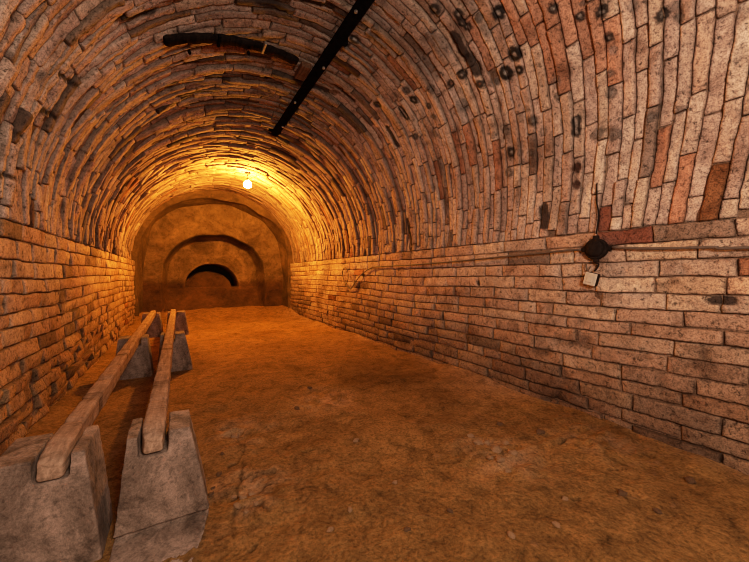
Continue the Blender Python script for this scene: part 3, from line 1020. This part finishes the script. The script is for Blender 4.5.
# ------------------------------------------------------------------ wiring on the right wall
WX = XR - 0.032
t = thing('junction_box', 'sooty black round junction box on the right brick wall', 'electrical box', tuple(hit_x(597, 249, WX + 0.012)))
rot = Vector((0, 0, 1)).rotation_difference(Vector((-1, 0, 0))).to_matrix()
bm = bmesh.new(); add_lathe(bm, [(0.068, -0.012), (0.072, 0.0), (0.072, 0.025), (0.066, 0.034)], (0, 0, 0), 20, rot)
bm_obj('housing', bm, BOXM, t, False)
bm = bmesh.new(); add_lathe(bm, [(0.058, 0.032), (0.055, 0.044), (0.03, 0.050), (0.004, 0.051)], (0, 0, 0), 20, rot)
bm_obj('lid', bm, BOXM, t, True)
for dy, dz in ((0.075, 0.0), (-0.075, 0.0), (0.0, 0.075), (0.0, -0.075)):
    bm = bmesh.new(); add_box(bm, (-0.012, dy, dz), (0.03, 0.034, 0.034), 0.006)
    bm_obj('cable_gland', bm, BOXM, t)
JB = np.array(t.location)

def cable(name, pts, r, label, mat=CABLE, k=6, n=6):
    P = smooth_path(pts, k)
    bm = bmesh.new()
    o0 = np.array(P[0])
    add_tube(bm, [tuple(np.array(p) - o0) for p in P], r, n)
    o = bm_obj(name, bm, mat, None, True)
    o.location = tuple(o0)
    tag(o, label, 'cable')
    return o
cx = WX - 0.004
pr = [(cx, -0.6, 1.13)] + [tuple(hit_x(a, b, cx)) for a, b in ((749, 247.5), (715, 247), (680, 248), (645, 248.5))] + [(cx, JB[1] - 0.10, JB[2] + 0.004)]
cable('electric_cable', pr, 0.009, 'grey cable running along the right wall from the black box toward the viewer')  # wall-mounted electric cable
pl = [(cx, JB[1] + 0.10, JB[2])] + [tuple(hit_x(a, b, cx)) for a, b in ((572, 250), (540, 253), (500, 257), (454, 261.5), (410, 265), (380, 266.5), (371, 268), (362, 274), (356, 281), (351, 288.5), (347.5, 286), (343.5, 279), (342.5, 272), (345, 267.5), (347.5, 271), (348, 279), (346, 285))]
cable('electric_cable', pl, 0.0085, 'dark cable running deeper along the right wall and ending in a loose loop')
up = [(cx + 0.004, JB[1], JB[2] + 0.10)]
for a, b in ((598, 222), (598.5, 212)):
    up.append(tuple(hit_x(a, b, cx + 0.002)))
for b in (203, 193, 183):
    p = hit_vault(598.5, b); ph = phi_of(p)
    up.append(tuple(vault_pt(ph, p[1], 0.022)))
cable('electric_cable', up, 0.005, 'black cable climbing from the round box up the vault on the right', BOXM)
SB = hit_x(592, 279, WX - 0.008)
jl = hit_x(594, 271.5, WX - 0.012)
cable('electric_cable', [(cx, JB[1], JB[2] - 0.098), tuple(hit_x(598.5, 264, cx)), tuple(hit_x(597, 268, cx)), tuple(jl)], 0.006,
      'short dark wire dropping from the black box to the pale switch', BOXM)
cable('electric_cable', [tuple(hit_x(592, 261.5, cx)), tuple(hit_x(587.5, 263, cx)), tuple(hit_x(586, 267, cx)), tuple(hit_x(588, 270.5, cx)), tuple(hit_x(590.5, 266, cx - 0.01))], 0.004,
      'thin curled wire end sticking out above the pale switch', CABLE)
t = thing('wall_switch', 'small pale square switch hanging crooked on the right wall', 'switch', tuple(SB))
t.rotation_euler = (math.radians(14), 0, 0)
bm = bmesh.new(); add_box(bm, (0, 0, 0), (0.034, 0.080, 0.088), 0.006)
bm_obj('back_box', bm, BOXM, t)
bm = bmesh.new(); add_box(bm, (-0.024, 0, 0.0), (0.012, 0.078, 0.086), 0.005)
bm_obj('cover_plate', bm, PLASTIC, t)
bm = bmesh.new(); add_box(bm, (-0.033, 0, 0.0), (0.008, 0.036, 0.046), 0.003)
bm_obj('rocker', bm, PLASTIC, t)

# ------------------------------------------------------------------ clods and stones lying on the floor
def clod_mesh(seed, mat):
    bm = bmesh.new()
    bmesh.ops.create_icosphere(bm, subdivisions=3, radius=1.0)
    V = np.array([v.co[:] for v in bm.verts])
    r = 1 + 0.34 * fbm(V, 1.3, 3, seed) + 0.10 * fbm(V, 4.0, 2, seed)
    V = V * r[:, None] * np.array([1.0, 0.75, 0.52])
    for v, c in zip(bm.verts, V):
        v.co = c
    bm.normal_update()
    me = bpy.data.meshes.new('clod')
    bm.to_mesh(me); bm.free()
    for p in me.polygons:
        p.use_smooth = True
    me.materials.append(mat)
    return me
CM = [clod_mesh(s, CLOD) for s in (1.0, 5.5, 9.1, 13.7)] + [clod_mesh(s, DARKCLOD) for s in (3.0, 21.0)]
def clod(px, py, rpx, mi, label, group, name='clod'):
    p = hit_z(px, py)
    zc = p[0] * SN + p[1] * CS
    r = max(rpx * zc / FPX, 0.006)
    o = bpy.data.objects.new(name, CM[mi])
    COL.objects.link(o)
    hz = float(floor_h(np.array([p[0]]), np.array([p[1]]))[0])
    o.location = (p[0], p[1], hz + r * 0.22)
    o.scale = (r, r, r)
    o.rotation_euler = (random.uniform(-.3, .3), random.uniform(-.3, .3), random.uniform(0, 6.28))
    tag(o, label, 'clod', group)
G1 = 'crumbled clods on the floor at mid right'
for x, y, r, mi in ((478, 447, 4.5, 0), (487, 443, 4, 1), (496, 452, 5.5, 2), (505, 444, 3.5, 3), (500, 465, 5, 0), (513, 456, 4, 1), (490, 460, 3.5, 2), (508, 472, 3.5, 3), (471, 440, 3.5, 1)):
    clod(x, y, r, mi, 'pale dry clod in the crumbled patch on the bare floor short of the right wall', G1)
G2 = 'crumbs beside the front block'
for x, y, r, mi in ((243, 498, 5, 0), (252, 492, 4, 2), (237, 507, 4, 1), (246, 512, 3.5, 3), (256, 503, 3, 0), (234, 494, 3, 2)):
    clod(x, y, r, mi, 'pale crumb of earth in the cracked patch beside the front concrete block', G2)
clod(235, 436, 4.5, 3, 'grey stone lying on the cracked earth just past the front blocks', None, 'stone')
G3 = 'dark lumps on the floor near the front block'
for x, y, r in ((211, 494, 3.5), (213, 487, 2.5), (219, 473, 3), (222, 455, 2.2)):
    clod(x, y, r, 4 if r > 2.6 else 5, 'dark damp lump of earth lying right beside the front concrete block', G3)
G4 = 'dark lumps at the foot of the right wall'
for x, y, r, mi in ((540, 432, 4.5, 4), (622, 494, 5, 5), (690, 478, 5.5, 4), (658, 512, 4, 5), (500, 424, 3, 4)):
    clod(x, y, r, mi, 'dark lump of earth on the floor along the foot of the right wall', G4)
G5 = 'stray clods on the open floor'
for x, y, r, mi in ((310, 389, 2.6, 5), (356, 440, 3, 0), (297, 410, 3, 4), (395, 480, 3, 0), (407, 528, 3.5, 4), (556, 526, 4, 1), (511, 538, 4, 2), (565, 500, 3, 0), (350, 510, 3, 1), (450, 512, 3, 4), (330, 530, 3.5, 0)):
    clod(x, y, r, mi, 'stray small clod lying loose on the open trodden floor', G5)

# ------------------------------------------------------------------ light behind the camera, world, camera
L = bpy.data.lights.new('work_light', 'POINT')
L.energy = 300; L.color = (1.0, 0.76, 0.57); L.shadow_soft_size = 0.22
lo = bpy.data.objects.new('work_light', L); COL.objects.link(lo)
lo.location = (0.35, -0.8, 1.65)

w = bpy.data.worlds.new('World'); SC.world = w
w.use_nodes = True
w.node_tree.nodes['Background'].inputs[0].default_value = (0.02, 0.015, 0.01, 1)
w.node_tree.nodes['Background'].inputs[1].default_value = 0.3

cam = bpy.data.cameras.new('Camera')
cam.sensor_fit = 'HORIZONTAL'; cam.sensor_width = 36.0
cam.lens = 36.0 * FPX / W
cam.shift_y = -(H / 2 - VPY) / W
cam.clip_start = 0.02
co = bpy.data.objects.new('Camera', cam); COL.objects.link(co)
co.location = (0, 0, CAMZ)
co.rotation_euler = (math.pi / 2, 0, -YAW)
SC.camera = co
SC.view_settings.view_transform = 'Standard'
SC.view_settings.look = 'None'
SC.view_settings.exposure = 0.0
vs = SC.view_settings
vs.use_curve_mapping = True
cmap = vs.curve_mapping
cmap.white_level = (4.0, 4.0, 4.0)
cmap.extend = 'HORIZONTAL'
cu = cmap.curves[3]
for x, y in ((0.04, 0.16), (0.10, 0.375), (0.20, 0.62), (0.40, 0.86)):
    cu.points.new(x, y)
cmap.update()
SC.cycles.filter_width = 1.0
SC.cycles.use_denoising = True
SC.cycles.max_bounces = 8
SC.cycles.diffuse_bounces = 5
